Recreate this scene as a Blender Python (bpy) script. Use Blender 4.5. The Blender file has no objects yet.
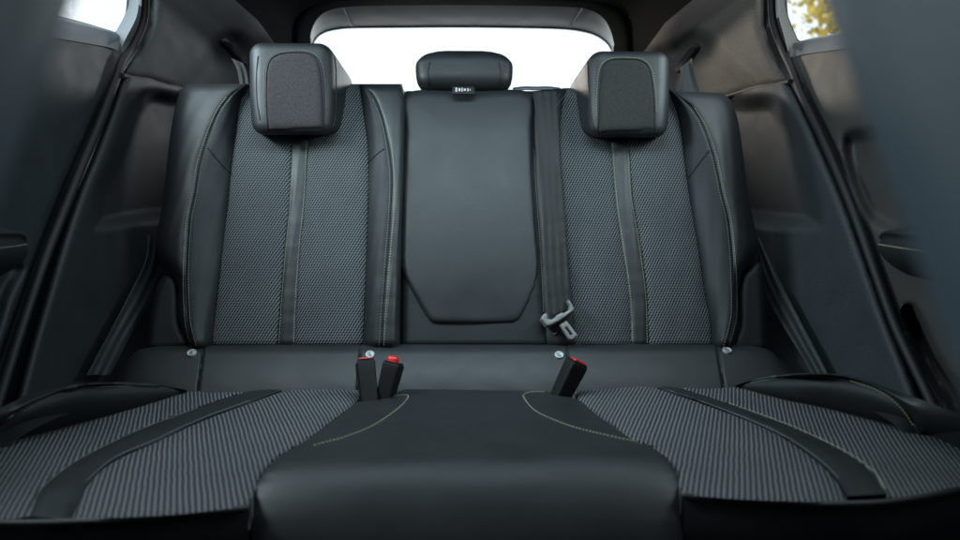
import bpy, math, random
import numpy as np
from mathutils import Vector, Matrix
from mathutils.bvhtree import BVHTree
from mathutils.geometry import delaunay_2d_cdt

random.seed(4); rng = np.random.default_rng(4)
scene = bpy.context.scene
col = scene.collection
PI = math.pi

# ------------------------------------------------------------------ camera
CAM = np.array([0., 0., .76]); PITCH = math.radians(7.4); YAW = math.radians(1.5)
FWD = np.array([math.sin(YAW) * math.cos(PITCH), math.cos(YAW) * math.cos(PITCH), -math.sin(PITCH)])
RIGHT = np.array([math.cos(YAW), -math.sin(YAW), 0.])
UP = np.cross(RIGHT, FWD)
cam_d = bpy.data.cameras.new('camera'); cam = bpy.data.objects.new('camera', cam_d); col.objects.link(cam)
cam.location = CAM; cam.rotation_euler = (PI / 2 - PITCH, 0, -YAW)
cam_d.lens = 24; cam_d.sensor_width = 36; cam_d.clip_start = .01; cam_d.clip_end = 500
cam_d.dof.use_dof = True; cam_d.dof.focus_distance = 1.36; cam_d.dof.aperture_fstop = 2.5
scene.camera = cam

def ray(px):
    px = np.asarray(px, float)
    return FWD + RIGHT * ((px[..., :1] - 480) / 640) + UP * ((270 - px[..., 1:2]) / 640)
def atY(px, Y):
    d = ray(px); Y = np.asarray(Y, float)
    if Y.ndim: Y = Y[..., None]
    return CAM + d * (Y / d[..., 1:2])
class Plane:                                    # a flat carrier with an offset h along its normal
    def __init__(s, p, n): s.p = np.asarray(p, float); s.n = np.asarray(n, float) / np.linalg.norm(n)
    def __call__(s, px, h=0.):
        d = ray(px); h = np.asarray(h, float)
        t = ((s.p - CAM) @ s.n + h) / (d @ s.n)
        return CAM + d * t[..., None]
    def normal(s, pts): return np.broadcast_to(s.n, pts.shape)
class Roll:                                     # a surface z = f(y), the same across the car
    def __init__(s, f): s.f = f
    def __call__(s, px, h=0.):
        d = ray(px); sh = d.shape[:-1]; h = np.broadcast_to(np.asarray(h, float), sh)
        lo = np.full(sh, .3); 
        g = lambda t: CAM[2] + t * d[..., 2] - s.f(CAM[1] + t * d[..., 1]) - h
        t = lo.copy(); done = np.zeros(sh, bool)
        for k in range(1400):
            nt = t + .001
            hit = g(nt) < 0
            t = np.where(done | hit, t, nt); done |= hit
            if done.all(): break
        a, b = t, t + .001
        for k in range(14):
            m = (a + b) / 2; neg = g(m) < 0
            b = np.where(neg, m, b); a = np.where(neg, a, m)
        return CAM + d * ((a + b) / 2)[..., None]
    def normal(s, pts):
        y = pts[..., 1]; dz = (s.f(y + .002) - s.f(y - .002)) / .004
        n = np.stack([0 * y, -dz, np.ones_like(y)], -1)
        return n / np.linalg.norm(n, axis=-1, keepdims=True)

# ------------------------------------------------------------------ materials
def mat(name, base=(.02, .02, .02), rough=.5, spec=.5, metal=0., bump=None, coat=0., var=.0, grain=0., gscale=420):
    m = bpy.data.materials.new(name); m.use_nodes = True
    nt = m.node_tree; N = nt.nodes; L = nt.links
    b = N['Principled BSDF']
    b.inputs['Base Color'].default_value = (*base, 1); b.inputs['Roughness'].default_value = rough
    b.inputs['Specular IOR Level'].default_value = spec; b.inputs['Metallic'].default_value = metal
    b.inputs['Coat Weight'].default_value = coat
    tc = N.new('ShaderNodeTexCoord')
    if var:
        n = N.new('ShaderNodeTexNoise'); n.inputs['Scale'].default_value = 14; n.inputs['Detail'].default_value = 6
        L.new(tc.outputs['Object'], n.inputs['Vector'])
        r = N.new('ShaderNodeMapRange'); r.inputs[1].default_value = .3; r.inputs[2].default_value = .7
        r.inputs[3].default_value = rough - var; r.inputs[4].default_value = rough + var
        L.new(n.outputs['Fac'], r.inputs[0]); L.new(r.outputs[0], b.inputs['Roughness'])
        mx = N.new('ShaderNodeMix'); mx.data_type = 'RGBA'
        mx.inputs[6].default_value = (*[c * .82 for c in base], 1); mx.inputs[7].default_value = (*[c * 1.18 for c in base], 1)
        L.new(n.outputs['Fac'], mx.inputs[0]); L.new(mx.outputs[2], b.inputs['Base Color'])
    if grain:
        g = N.new('ShaderNodeTexNoise'); g.inputs['Scale'].default_value = gscale; g.inputs['Detail'].default_value = 2
        L.new(tc.outputs['Object'], g.inputs['Vector'])
        gr = N.new('ShaderNodeMapRange'); gr.inputs[1].default_value = .3; gr.inputs[2].default_value = .7
        gr.inputs[3].default_value = 1 - grain; gr.inputs[4].default_value = 1 + grain
        L.new(g.outputs['Fac'], gr.inputs[0])
        vm = N.new('ShaderNodeVectorMath'); vm.operation = 'SCALE'; vm.inputs[0].default_value = base
        if var: L.new(mx.outputs[2], vm.inputs[0])
        L.new(gr.outputs[0], vm.inputs['Scale']); L.new(vm.outputs[0], b.inputs['Base Color'])
    if bump:
        kind, scale, strength, dist = bump
        if kind == 'leather':
            t = N.new('ShaderNodeTexVoronoi'); t.inputs['Scale'].default_value = scale; o = t.outputs['Distance']
            n2 = N.new('ShaderNodeTexNoise'); n2.inputs['Scale'].default_value = 22; n2.inputs['Detail'].default_value = 3
            L.new(tc.outputs['Object'], n2.inputs['Vector'])
            ma = N.new('ShaderNodeMath'); ma.operation = 'MULTIPLY_ADD'; ma.inputs[1].default_value = 2.2
            L.new(n2.outputs['Fac'], ma.inputs[0]); L.new(o, ma.inputs[2]); 
            L.new(tc.outputs['Object'], t.inputs['Vector']); o = ma.outputs[0]
        else:
            t = N.new('ShaderNodeTexNoise'); t.inputs['Scale'].default_value = scale; t.inputs['Detail'].default_value = 3; o = t.outputs['Fac']
            L.new(tc.outputs['Object'], t.inputs['Vector'])
        bp = N.new('ShaderNodeBump'); bp.inputs['Strength'].default_value = strength; bp.inputs['Distance'].default_value = dist
        L.new(o, bp.inputs['Height']); L.new(bp.outputs[0], b.inputs['Normal'])
    return m

def fabric(name, pu, pv, light, dark, rough=.75, second=.35):
    """knitted mesh: slanted light yarns over dark diamond holes, in metres of the UV map"""
    m = bpy.data.materials.new(name); m.use_nodes = True
    nt = m.node_tree; N = nt.nodes; L = nt.links; b = N['Principled BSDF']
    b.inputs['Roughness'].default_value = rough; b.inputs['Specular IOR Level'].default_value = .25
    uv = N.new('ShaderNodeUVMap'); sp = N.new('ShaderNodeSeparateXYZ'); 
    def M(op, a, bb=None, c=None):
        x = N.new('ShaderNodeMath'); x.operation = op
        for i, v in enumerate((a, bb, c)):
            if v is None: continue
            if isinstance(v, (int, float)): x.inputs[i].default_value = v
            else: L.new(v, x.inputs[i])
        return x.outputs[0]
    wob = N.new('ShaderNodeTexNoise'); wob.inputs['Scale'].default_value = 30; L.new(uv.outputs[0], wob.inputs['Vector'])
    L.new(uv.outputs[0], sp.inputs[0])
    u = M('MULTIPLY', sp.outputs[0], PI / pu); v = M('MULTIPLY', sp.outputs[1], PI / pv)
    w = M('MULTIPLY', wob.outputs['Fac'], 1.3)
    u = M('ADD', u, w)
    s1 = M('ABSOLUTE', M('SINE', M('SUBTRACT', u, v)))
    s2 = M('ABSOLUTE', M('SINE', M('ADD', u, v)))
    def sm(x, lo, hi):
        r = N.new('ShaderNodeMapRange'); r.interpolation_type = 'SMOOTHSTEP'
        r.inputs[1].default_value = lo; r.inputs[2].default_value = hi; r.inputs[3].default_value = 1; r.inputs[4].default_value = 0
        L.new(x, r.inputs[0]); return r.outputs[0]
    y1 = sm(s1, .3, .75); y2 = M('MULTIPLY', sm(s2, .15, .6), second)
    # yarns fade where they dive below the crossing one, which makes them read as dashes
    y1 = M('MULTIPLY', y1, M('ADD', .12, M('MULTIPLY', s2, .88)))
    t = M('MINIMUM', M('MAXIMUM', y1, y2), 1.)
    big = N.new('ShaderNodeTexNoise'); big.inputs['Scale'].default_value = 9; L.new(uv.outputs[0], big.inputs['Vector'])
    t = M('MULTIPLY', t, M('ADD', .7, M('MULTIPLY', big.outputs['Fac'], .6)))
    mx = N.new('ShaderNodeMix'); mx.data_type = 'RGBA'
    mx.inputs[6].default_value = (*dark, 1); mx.inputs[7].default_value = (*light, 1)
    L.new(t, mx.inputs[0]); L.new(mx.outputs[2], b.inputs['Base Color'])
    bp = N.new('ShaderNodeBump'); bp.inputs['Strength'].default_value = .7; bp.inputs['Distance'].default_value = .0012
    L.new(t, bp.inputs['Height']); L.new(bp.outputs[0], b.inputs['Normal'])
    return m

M = {}
M['leather'] = mat('black_leather', (.0104, .0122, .0137), .5, .4, bump=('leather', 620, .28, .0006), var=.05)
M['leather_soft'] = mat('soft_black_leather', (.0075, .0094, .0112), .6, .34, bump=('leather', 620, .3, .0006), var=.05)
M['fabric'] = fabric('knitted_mesh_fabric', .0061, .0112, (.145, .157, .163), (.0025, .004, .0055), second=.4)
M['fabric_seat'] = fabric('knitted_mesh_seat_fabric', .0084, .0108, (.165, .172, .18), (.0025, .004, .006), second=.5)
M['insert_brown'] = mat('fine_brown_black_textile', (.031, .027, .029), .85, .2, bump=('noise', 700, .9, .001), var=.06, grain=.4, gscale=520)
M['insert_dark'] = mat('fine_black_textile', (.021, .0215, .0205), .85, .2, bump=('noise', 700, .9, .001), var=.06, grain=.4, gscale=520)
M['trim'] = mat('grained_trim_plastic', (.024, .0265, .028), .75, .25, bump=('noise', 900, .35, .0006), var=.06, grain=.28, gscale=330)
M['trim_lit_warm'] = mat('warm_lit_trim_plastic', (.060, .054, .049), .75, .22, bump=('noise', 900, .35, .0006), var=.06, grain=.28, gscale=330)  # lit copy of the trim for the right side, warm light in its colour
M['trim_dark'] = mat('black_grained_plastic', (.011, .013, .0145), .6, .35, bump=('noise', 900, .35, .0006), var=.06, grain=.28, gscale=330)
M['trim_quarter_lit'] = mat('lit_quarter_plastic', (.024, .029, .033), .65, .3, bump=('noise', 700, .4, .0006), var=.06, grain=.28, gscale=330)  # right quarter copy, colour lightened to look lit
M['trim_door_lit'] = mat('lit_door_plastic', (.040, .038, .035), .6, .35, bump=('noise', 900, .4, .0006), var=.06)  # right door copy with brownish light put into its colour
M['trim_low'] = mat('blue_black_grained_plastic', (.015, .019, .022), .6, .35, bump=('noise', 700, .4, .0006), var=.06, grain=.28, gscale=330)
M['trim_gate'] = mat('tailgate_trim_plastic', (.035, .04, .046), .55, .4, bump=('noise', 900, .2, .0005), var=.05)
M['sill'] = mat('satin_sill_plastic', (.06, .07, .08), .38, .5, bump=('noise', 900, .2, .0005), var=.05)
M['black'] = mat('matt_black_plastic', (.004, .004, .0045), .55, .3)
M['buckle'] = mat('black_buckle_plastic', (.004, .0045, .005), .6, .2, bump=('noise', 1200, .25, .0004))
M['webbing_outer'] = mat('outer_black_webbing', (.02, .023, .025), .62, .3, bump=('noise', 900, .5, .0006), var=.06)
M['rubber'] = mat('black_rubber', (.006, .0065, .007), .6, .35)
M['webbing'] = mat('black_webbing', (.009, .0097, .0098), .65, .3, bump=('noise', 900, .5, .0006), var=.06)
M['thread'] = mat('pale_green_thread', (.23, .24, .155), .7, .2)
M['thread_green'] = mat('bright_green_thread', (.22, .28, .12), .7, .2)
M['thread_grey'] = mat('grey_thread', (.14, .15, .14), .7, .2)
M['chrome'] = mat('brushed_metal', (.6, .62, .64), .28, .5, 1.)
M['button'] = mat('silver_button', (.36, .375, .385), .4, .5, .4)
M['mark'] = mat('engraved_dark_mark', (.03, .03, .03), .6, .3)
M['white'] = mat('white_print', (.35, .35, .35), .6, .3)
M['red'] = mat('red_plastic', (.55, .008, .006), .35, .5)
M['grey'] = mat('grey_plastic', (.16, .16, .155), .45, .5, bump=('noise', 900, .2, .0004))
M['headliner'] = mat('black_headliner_cloth', (.0022, .0025, .0028), .95, .03, bump=('noise', 1100, .5, .0007))
M['carpet'] = mat('black_carpet', (.01, .01, .011), .95, .1, bump=('noise', 400, 1., .003))
M['paint'] = mat('dark_body_metal', (.02, .02, .022), .5, .4)
M['ground'] = mat('pale_paving', (.4, .4, .39), .85, .2, bump=('noise', 8, .5, .01), var=.05)
M['bark'] = mat('bark', (.09, .07, .05), .9, .2, bump=('noise', 20, 1., .02))
M['front_seat'] = mat('blue_black_seat_leather', (.055, .08, .1), .5, .4, bump=('leather', 620, .28, .0006), var=.05)

def leafmat():
    m = mat('autumn_leaves', (.6, .4, .04), .6, .3); nt = m.node_tree; N = nt.nodes
    g = N.new('ShaderNodeNewGeometry'); r = N.new('ShaderNodeValToRGB')
    r.color_ramp.elements[0].color = (.85, .6, .12, 1); r.color_ramp.elements[1].color = (.6, .55, .16, 1)
    e = r.color_ramp.elements.new(.5); e.color = (.95, .7, .14, 1)
    nt.links.new(g.outputs['Random Per Island'], r.inputs[0]); nt.links.new(r.outputs[0], N['Principled BSDF'].inputs['Base Color'])
    return m
M['leaf'] = leafmat()
def glassmat():
    m = bpy.data.materials.new('window_glass'); m.use_nodes = True; nt = m.node_tree; N = nt.nodes
    for n in list(N):
        if n.type == 'BSDF_PRINCIPLED': N.remove(n)
    t = N.new('ShaderNodeBsdfTransparent'); t.inputs[0].default_value = (.9, .93, .93, 1)
    g = N.new('ShaderNodeBsdfGlossy'); g.inputs['Roughness'].default_value = .02
    lw = N.new('ShaderNodeLayerWeight'); pw = N.new('ShaderNodeMath'); pw.operation = 'POWER'; pw.inputs[1].default_value = 5
    nt.links.new(lw.outputs['Facing'], pw.inputs[0])
    f = N.new('ShaderNodeMath'); f.operation = 'MULTIPLY_ADD'; f.inputs[1].default_value = .9; f.inputs[2].default_value = .04; nt.links.new(pw.outputs[0], f.inputs[0])
    mx = N.new('ShaderNodeMixShader')
    nt.links.new(f.outputs[0], mx.inputs[0]); nt.links.new(t.outputs[0], mx.inputs[1]); nt.links.new(g.outputs[0], mx.inputs[2])
    nt.links.new(mx.outputs[0], N['Material Output'].inputs[0])
    return m
M['glass'] = glassmat()

# ------------------------------------------------------------------ objects
def thing(name, label, cat, loc, group=None):
    o = bpy.data.objects.new(name, None); col.objects.link(o); o.location = loc; o.empty_display_size = .05
    o['label'] = label; o['category'] = cat
    if group: o['group'] = group
    o['_base'] = [float(v) for v in loc]
    return o
def base_of(o):
    return np.array(o['_base']) if o is not None and '_base' in o else np.zeros(3)
def obj(name, verts, faces, material, parent=None, uv=None, smooth=True, label=None, autosmooth=None):
    verts = np.asarray(verts, float).reshape(-1, 3)
    b = base_of(parent)
    if parent is None:
        b = np.array([verts[:, 0].mean(), verts[:, 1].mean(), verts[:, 2].min()])
    me = bpy.data.meshes.new(name); me.from_pydata((verts - b).tolist(), [], [list(map(int, f)) for f in faces])
    if uv is not None:
        uv = np.asarray(uv, float).reshape(-1, 2); l = me.uv_layers.new(name='UVMap')
        idx = np.empty(len(me.loops), int); me.loops.foreach_get('vertex_index', idx)
        l.data.foreach_set('uv', uv[idx].ravel())
    me.materials.append(material)
    if smooth:
        me.polygons.foreach_set('use_smooth', [True] * len(me.polygons))
        if autosmooth:
            me.update()
            try: me.set_sharp_from_angle(angle=math.radians(autosmooth))
            except Exception: pass
    o = bpy.data.objects.new(name, me); col.objects.link(o); 
    o['_base'] = [float(v) for v in b]
    if parent is not None: o.parent = parent
    else: o.location = b
    if label: o['label'] = label
    return o
def tag(o, label, cat, group=None):
    o['label'] = label; o['category'] = cat
    if group: o['group'] = group
    return o
def struct(o): o['kind'] = 'structure'; return o

# ------------------------------------------------------------------ curves and sheets
def dense(pts, closed=False, k=14):
    p = np.asarray(pts, float)
    if len(p) == 2: return p[0] + (p[1] - p[0]) * np.linspace(0, 1, k)[:, None]
    if closed: q = np.vstack([p[-1], p, p[0], p[1]])
    else: q = np.vstack([2 * p[0] - p[1], p, 2 * p[-1] - p[-2]])
    out = []
    t = np.linspace(0, 1, k, endpoint=False)[:, None]
    for i in range(len(q) - 3):
        a, b, c, d = q[i:i + 4]
        out.append(.5 * (2 * b + (c - a) * t + (2 * a - 5 * b + 4 * c - d) * t ** 2 + (3 * b - a - 3 * c + d) * t ** 3))
    out = np.vstack(out)
    return out if closed else np.vstack([out, p[-1]])
def resample(p, n):
    s = np.concatenate([[0], np.cumsum(np.linalg.norm(np.diff(p, axis=0), axis=1))])
    x = np.linspace(0, s[-1], n)
    return np.stack([np.interp(x, s, p[:, i]) for i in range(p.shape[1])], 1)
def crv(pts, n): return resample(dense(pts), n)

def grid_faces(nr, nc):
    f = []
    for i in range(nr - 1):
        for j in range(nc - 1):
            a = i * nc + j; f.append((a, a + 1, a + nc + 1, a + nc))
    return f
def skirted(pts, normal, depth, uv=None):
    """grid of points plus walls going back from its rim"""
    nr, nc = pts.shape[:2]
    V = pts.reshape(-1, 3); F = grid_faces(nr, nc)
    rim = [(0, j) for j in range(nc)] + [(i, nc - 1) for i in range(1, nr)] + [(nr - 1, j) for j in range(nc - 2, -1, -1)] + [(i, 0) for i in range(nr - 2, 0, -1)]
    idx = [i * nc + j for i, j in rim]
    back = np.array([pts[i, j] - normal[i, j] * depth for i, j in rim])
    n0 = len(V); k = len(idx)
    for q in range(k):
        F.append((idx[q], idx[(q + 1) % k], n0 + (q + 1) % k, n0 + q))
    V = np.vstack([V, back])
    if uv is not None: uv = np.vstack([uv.reshape(-1, 2), np.array([uv[i, j] for i, j in rim])])
    return V, F, uv

def strip(name, parent, m, Lc, Rc, surf, hL=0., hR=0., bulge=0., nt=70, ns=22, crease=.006, cr=.007, roll=(0, 0), ends=(0, 0),
          skirt=.03, pucker=.0009, endc=None, startc=None, hfun=None, uvf=None, label=None):
    Lp, Rp = crv(Lc, nt), crv(Rc, nt)
    s = (.5 - .5 * np.cos(PI * np.linspace(0, 1, ns + 1)))
    px = Lp[:, None] * (1 - s)[None, :, None] + Rp[:, None] * s[None, :, None]
    t = np.linspace(0, 1, nt)
    if endc is not None:
        e = crv(endc, 80); e = np.stack([np.interp(s, np.linspace(0, 1, 80), e[:, i]) for i in (0, 1)], 1)
        px = px + (e - px[-1])[None] * (t ** 5)[:, None, None]
    if startc is not None:
        e = crv(startc, 80); e = np.stack([np.interp(s, np.linspace(0, 1, 80), e[:, i]) for i in (0, 1)], 1)
        px = px + (e - px[0])[None] * ((1 - t) ** 5)[:, None, None]
    b0 = surf(px, 0 * px[..., 0])
    w = np.linalg.norm(b0[:, -1] - b0[:, 0], axis=1)[:, None]
    ds = np.linalg.norm(np.diff(b0, axis=0), axis=2).mean(1); along = np.concatenate([[0], np.cumsum(ds)])[:, None]
    dl, dr = s[None] * w, (1 - s[None]) * w
    h = hL * (1 - s[None]) + hR * s[None] + bulge * (1 - (2 * s[None] - 1) ** 2) + 0 * dl
    cl, c_r = (crease, crease) if not isinstance(crease, tuple) else crease
    h = h - cl * np.exp(-dl / cr) - c_r * np.exp(-dr / cr)
    def rl(d, R):
        if R <= 0: return 0 * d
        x = np.clip((R - d) / R, 0, 1); return R * (1 - np.sqrt(1 - x ** 2 * .995))
    h = h - rl(dl, roll[0]) - rl(dr, roll[1]) - rl(along + 0 * dl, ends[0]) - rl(along[-1] - along + 0 * dl, ends[1])
    ph = rng.uniform(0, 6.28, 8); al_ = along + 0 * dl
    pk = np.sin(al_ * 210 + ph[0] + 2 * np.sin(al_ * 37 + ph[1])) * np.sin(al_ * 61 + ph[2])
    h = h + pucker * pk * (np.exp(-dl / .014) + np.exp(-dr / .014)) + pucker * .9 * np.sin(al_ * 23 + ph[3] + 9 * s[None]) * np.sin(6 * s[None] + al_ * 11 + ph[4])
    if hfun is not None: h = h + hfun(px, s[None] + 0 * dl, along + 0 * dl)
    pts = surf(px, h)
    nrm = surf.normal(pts)
    uv = uvf(pts) if uvf is not None else None
    V, F, uv = skirted(pts, nrm, skirt, uv)
    return obj(name, V, F, m, parent, uv, label=label, autosmooth=70)

def seg_dist(p, poly, closed=True):
    p = np.asarray(p, float); poly = np.asarray(poly, float); d = np.full(len(p), 1e9)
    n = len(poly)
    for i in range(n if closed else n - 1):
        a, b = poly[i], poly[(i + 1) % n]; ab = b - a; L2 = ab @ ab + 1e-12
        t = np.clip(((p - a) @ ab) / L2, 0, 1)
        d = np.minimum(d, np.linalg.norm(p - a - t[:, None] * ab, axis=1))
    return d
def inside(p, poly):
    p = np.asarray(p, float); poly = np.asarray(poly, float); c = np.zeros(len(p), bool); n = len(poly)
    for i in range(n):
        a, b = poly[i], poly[(i + 1) % n]
        if a[1] == b[1]: continue
        cond = ((a[1] > p[:, 1]) != (b[1] > p[:, 1])) & (p[:, 0] < (b[0] - a[0]) * (p[:, 1] - a[1]) / (b[1] - a[1]) + a[0])
        c ^= cond
    return c
def sdf(p, poly): d = seg_dist(p, poly); return np.where(inside(p, poly), d, -d)
def sstep(x): x = np.clip(x, 0, 1); return x * x * (3 - 2 * x)

def tri_fill(outline, spacing, step=None):
    """fine triangles inside a closed outline"""
    o = np.asarray(outline, float)
    per = np.linalg.norm(np.diff(np.vstack([o, o[:1]]), axis=0), axis=1).sum()
    o = resample(np.vstack([o, o[:1]]), max(12, int(per / (step or spacing))) + 1)[:-1]
    x0, y0 = o.min(0); x1, y1 = o.max(0)
    gx, gy = np.meshgrid(np.arange(x0, x1, spacing), np.arange(y0, y1, spacing * .87))
    gx = gx + (np.arange(gx.shape[0]) % 2)[:, None] * spacing * .5
    g = np.stack([gx.ravel(), gy.ravel()], 1)
    g = g[sdf(g, o) > spacing * .45]
    # extra rings near the rim
    pts = np.vstack([o, g])
    n = len(o)
    r = delaunay_2d_cdt([Vector(p) for p in pts], [(i, (i + 1) % n) for i in range(n)], [], 1, 1e-6)
    v = np.array([list(p) for p in r[0]]); F = [tuple(f) for f in r[2]]
    return v, F, o

def fill(name, parent, m, outline, fn, spacing=4., smooth_outline=True, skirt=0., normal=None, uvf=None, label=None, step=None):
    o = dense(outline, True, 6) if smooth_outline else np.asarray(outline, float)
    v, F, rim = tri_fill(o, spacing, step)
    P = fn(v, sdf(v, rim) if True else None)
    F = list(F)
    if skirt and normal is not None:
        nb = len(rim); d0 = np.linalg.norm(v[:, None] - rim[None, :1], axis=2)
        idx = [int(np.argmin(((v - q) ** 2).sum(1))) for q in rim]
        n0 = len(P); back = np.array([P[i] - normal * skirt for i in idx])
        for q in range(nb): F.append((idx[q], idx[(q + 1) % nb], n0 + (q + 1) % nb, n0 + q))
        P = np.vstack([P, back])
    return obj(name, P, F, m, parent, uvf(P) if uvf else None, label=label, autosmooth=60)

def puff(d, r, H):                       # rounded rise from a rim, d in px
    x = np.clip(d / r, 0, 1); return H * np.sqrt(1 - (1 - x) ** 2)

class Cast:                              # what the eye would hit: used to lay seams on finished panels
    def __init__(s, *objs):
        s.t = []
        for o in objs:
            b = base_of(o) ; V = [Vector(v.co) + Vector(b) for v in o.data.vertices]
            s.t.append(BVHTree.FromPolygons(V, [list(p.vertices) for p in o.data.polygons]))
    def __call__(s, px):
        d = ray(px); P, Nn = [], []
        for q in d.reshape(-1, 3):
            best = None
            dv = Vector(q).normalized()
            for t in s.t:
                h = t.ray_cast(Vector(CAM), dv)
                if h[0] is not None and (best is None or h[3] < best[3]): best = h
            if best is None: P.append(None); Nn.append(None)
            else:
                n = best[1]
                if n.dot(dv) > 0: n = -n
                P.append(np.array(best[0])); Nn.append(np.array(n))
        # fill misses from neighbours
        last = next((i for i in range(len(P)) if P[i] is not None), None)
        if last is None: raise RuntimeError('nothing under curve')
        for i in range(len(P)):
            if P[i] is None: P[i], Nn[i] = P[last], Nn[last]
            else: last = i
        return np.array(P), np.array(Nn)

def tube_mesh(P, r, seg=8, closed=False, flat=1., nrm=None):
    P = np.asarray(P, float); n = len(P)
    T = np.gradient(P, axis=0); T /= np.linalg.norm(T, axis=1, keepdims=True) + 1e-12
    rr = np.broadcast_to(np.asarray(r, float), (n,))
    ref = np.array([.13, -.6, .77]) if nrm is None else nrm
    A = np.cross(T, np.broadcast_to(ref, T.shape)); A /= np.linalg.norm(A, axis=1, keepdims=True) + 1e-12
    B = np.cross(A, T)
    V = []
    for k in range(seg):
        a = 2 * PI * k / seg
        V.append(P + (A * math.cos(a) + B * math.sin(a) * flat) * rr[:, None])
    V = np.stack(V, 1).reshape(-1, 3); F = []
    for i in range(n - 1):
        for k in range(seg):
            F.append((i * seg + k, i * seg + (k + 1) % seg, (i + 1) * seg + (k + 1) % seg, (i + 1) * seg + k))
    F.append(tuple(range(seg))[::-1]); F.append(tuple((n - 1) * seg + k for k in range(seg)))
    return V, F
def tube(name, parent, m, P, r, seg=8, flat=1., nrm=None, label=None):
    V, F = tube_mesh(P, r, seg, flat=flat, nrm=nrm); return obj(name, V, F, m, parent, label=label, autosmooth=60)
def piping(name, parent, m, curve, cast, r=.0025, lift=.0, n=60, label=None):
    p, nn = cast(crv(curve, n)); return tube(name, parent, m, p + nn * lift, r, 8, label=label)
def stitches(name, parent, m, curves, cast, pitch=.0058, length=.0042, r=.0008, lift=.0004, label=None):
    for c in curves:
        V, F = [], []
        p, nn = cast(crv(c, 240))
        s = np.concatenate([[0], np.cumsum(np.linalg.norm(np.diff(p, axis=0), axis=1))])
        a = 0.
        while a + length < s[-1]:
            q = np.array([[np.interp(x, s, p[:, i]) for i in range(3)] for x in (a, a + length)])
            k = int(np.searchsorted(s, a)); n = nn[min(k, len(nn) - 1)]
            q = q + n * lift
            t = q[1] - q[0]; L = np.linalg.norm(t)
            if 1e-5 < L < .02:
                t /= L; b = np.cross(t, n); b /= np.linalg.norm(b) + 1e-9; n2 = np.cross(b, t)
                i0 = len(V)
                V.append(q[0]); V.append(q[1])
                for e in (.25, .75):
                    c0 = q[0] + t * L * e
                    V += [c0 + b * r, c0 + n2 * r, c0 - b * r, c0 - n2 * r * .5]
                for k2 in range(4):
                    k3 = (k2 + 1) % 4
                    F += [(i0, i0 + 2 + k2, i0 + 2 + k3), (i0 + 2 + k2, i0 + 6 + k2, i0 + 6 + k3, i0 + 2 + k3), (i0 + 1, i0 + 6 + k3, i0 + 6 + k2)]
            a += pitch * random.uniform(.96, 1.04)
        obj(name, V, F, m, parent, label=label, smooth=False)

def rbox(size, r, n=8, taper=None):
    """rounded box centred on the origin; taper(p) may reshape it"""
    h = np.array(size) / 2; inner = h - r; V, F = [], []
    def axis(k):
        a = np.linspace(-1, 1, n) ; e = [-h[k]] + list(-h[k] + r * (1 - np.cos(np.linspace(0, PI / 2, 6)[1:]))) + list(np.linspace(-inner[k], inner[k], n)[1:-1]) + list(h[k] - r * (1 - np.cos(np.linspace(PI / 2, 0, 6)[:-1]))) + [h[k]]
        return np.array(e)
    for k in range(3):
        i, j = [(1, 2), (2, 0), (0, 1)][k]
        A, B = axis(i), axis(j)
        for sgn in (-1, 1):
            n0 = len(V)
            for a in A:
                for b in B:
                    p = np.zeros(3); p[k] = sgn * h[k]; p[i] = a; p[j] = b
                    c = np.clip(p, -inner, inner); d = p - c; L = np.linalg.norm(d)
                    p = c + d / L * r if L > 1e-9 else p
                    V.append(p)
            for f in grid_faces(len(A), len(B)):
                f = [q + n0 for q in f]; F.append(f if sgn > 0 else f[::-1])
    V = np.array(V)
    key = {}; mp = []
    U = []
    for v in V:
        kk = tuple(np.round(v, 6))
        if kk not in key: key[kk] = len(U); U.append(v)
        mp.append(key[kk])
    F2 = []
    for f in F:
        g = [mp[q] for q in f]; h2 = []
        for q in g:
            if q not in h2: h2.append(q)
        if len(h2) > 2: F2.append(h2)
    U = np.array(U)
    if taper is not None: U = taper(U)
    return U, F2
def rotx(a): c, s = math.cos(a), math.sin(a); return np.array([[1, 0, 0], [0, c, -s], [0, s, c]])
def roty(a): c, s = math.cos(a), math.sin(a); return np.array([[c, 0, s], [0, 1, 0], [-s, 0, c]])
def rotz(a): c, s = math.cos(a), math.sin(a); return np.array([[c, -s, 0], [s, c, 0], [0, 0, 1]])

# ================================================================== carriers
TB = math.radians(22)
BP = Plane(atY([463, 343], 1.30), (0, -math.cos(TB), math.sin(TB)))           # backrest
BUP = np.array([0, math.sin(TB), math.cos(TB)])
c0, c1 = atY([463, 388], 1.20), atY([463, 503], .72)
slope = (c1[2] - c0[2]) / (c1[1] - c0[1])
CP = Plane(c0, (0, -slope, 1))                                                  # cushion
zc = lambda y: c0[2] + slope * (y - c0[1])
l0, l1 = atY([463, 392], 1.195), atY([463, 344], 1.275)
LP = Plane(l0, np.cross([1, 0, 0], l1 - l0))                                   # hump behind the cushion
if LP.n[1] > 0: LP.n = -LP.n
class Wall:                                     # cabin side wall: straight beside the door, curving in towards the tailgate
    def __init__(s, sg): s.sg = sg; s.n = np.array([-sg, 0, 0.])
    def __call__(s, px, h=0.):
        d = ray(px); h = np.asarray(h, float); a = np.maximum(s.sg * d[..., 0] / d[..., 1], .05); X = .72 - h
        t = (-.65 * a + np.sqrt(np.maximum(.4225 * a * a - .78 * (1.355 * a - X), 0))) / .39
        Y = np.where(t > 0, 1.355 + .65 * t, X / a)
        return CAM + d * (Y / d[..., 1])[..., None]
    def normal(s, pts): return np.broadcast_to(s.n, pts.shape)
WL = Wall(-1); WR = Wall(1)
DL = Plane((-.757, 0, 0), (1, 0, 0)); DR = Plane((.757, 0, 0), (-1, 0, 0))       # doors

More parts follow.
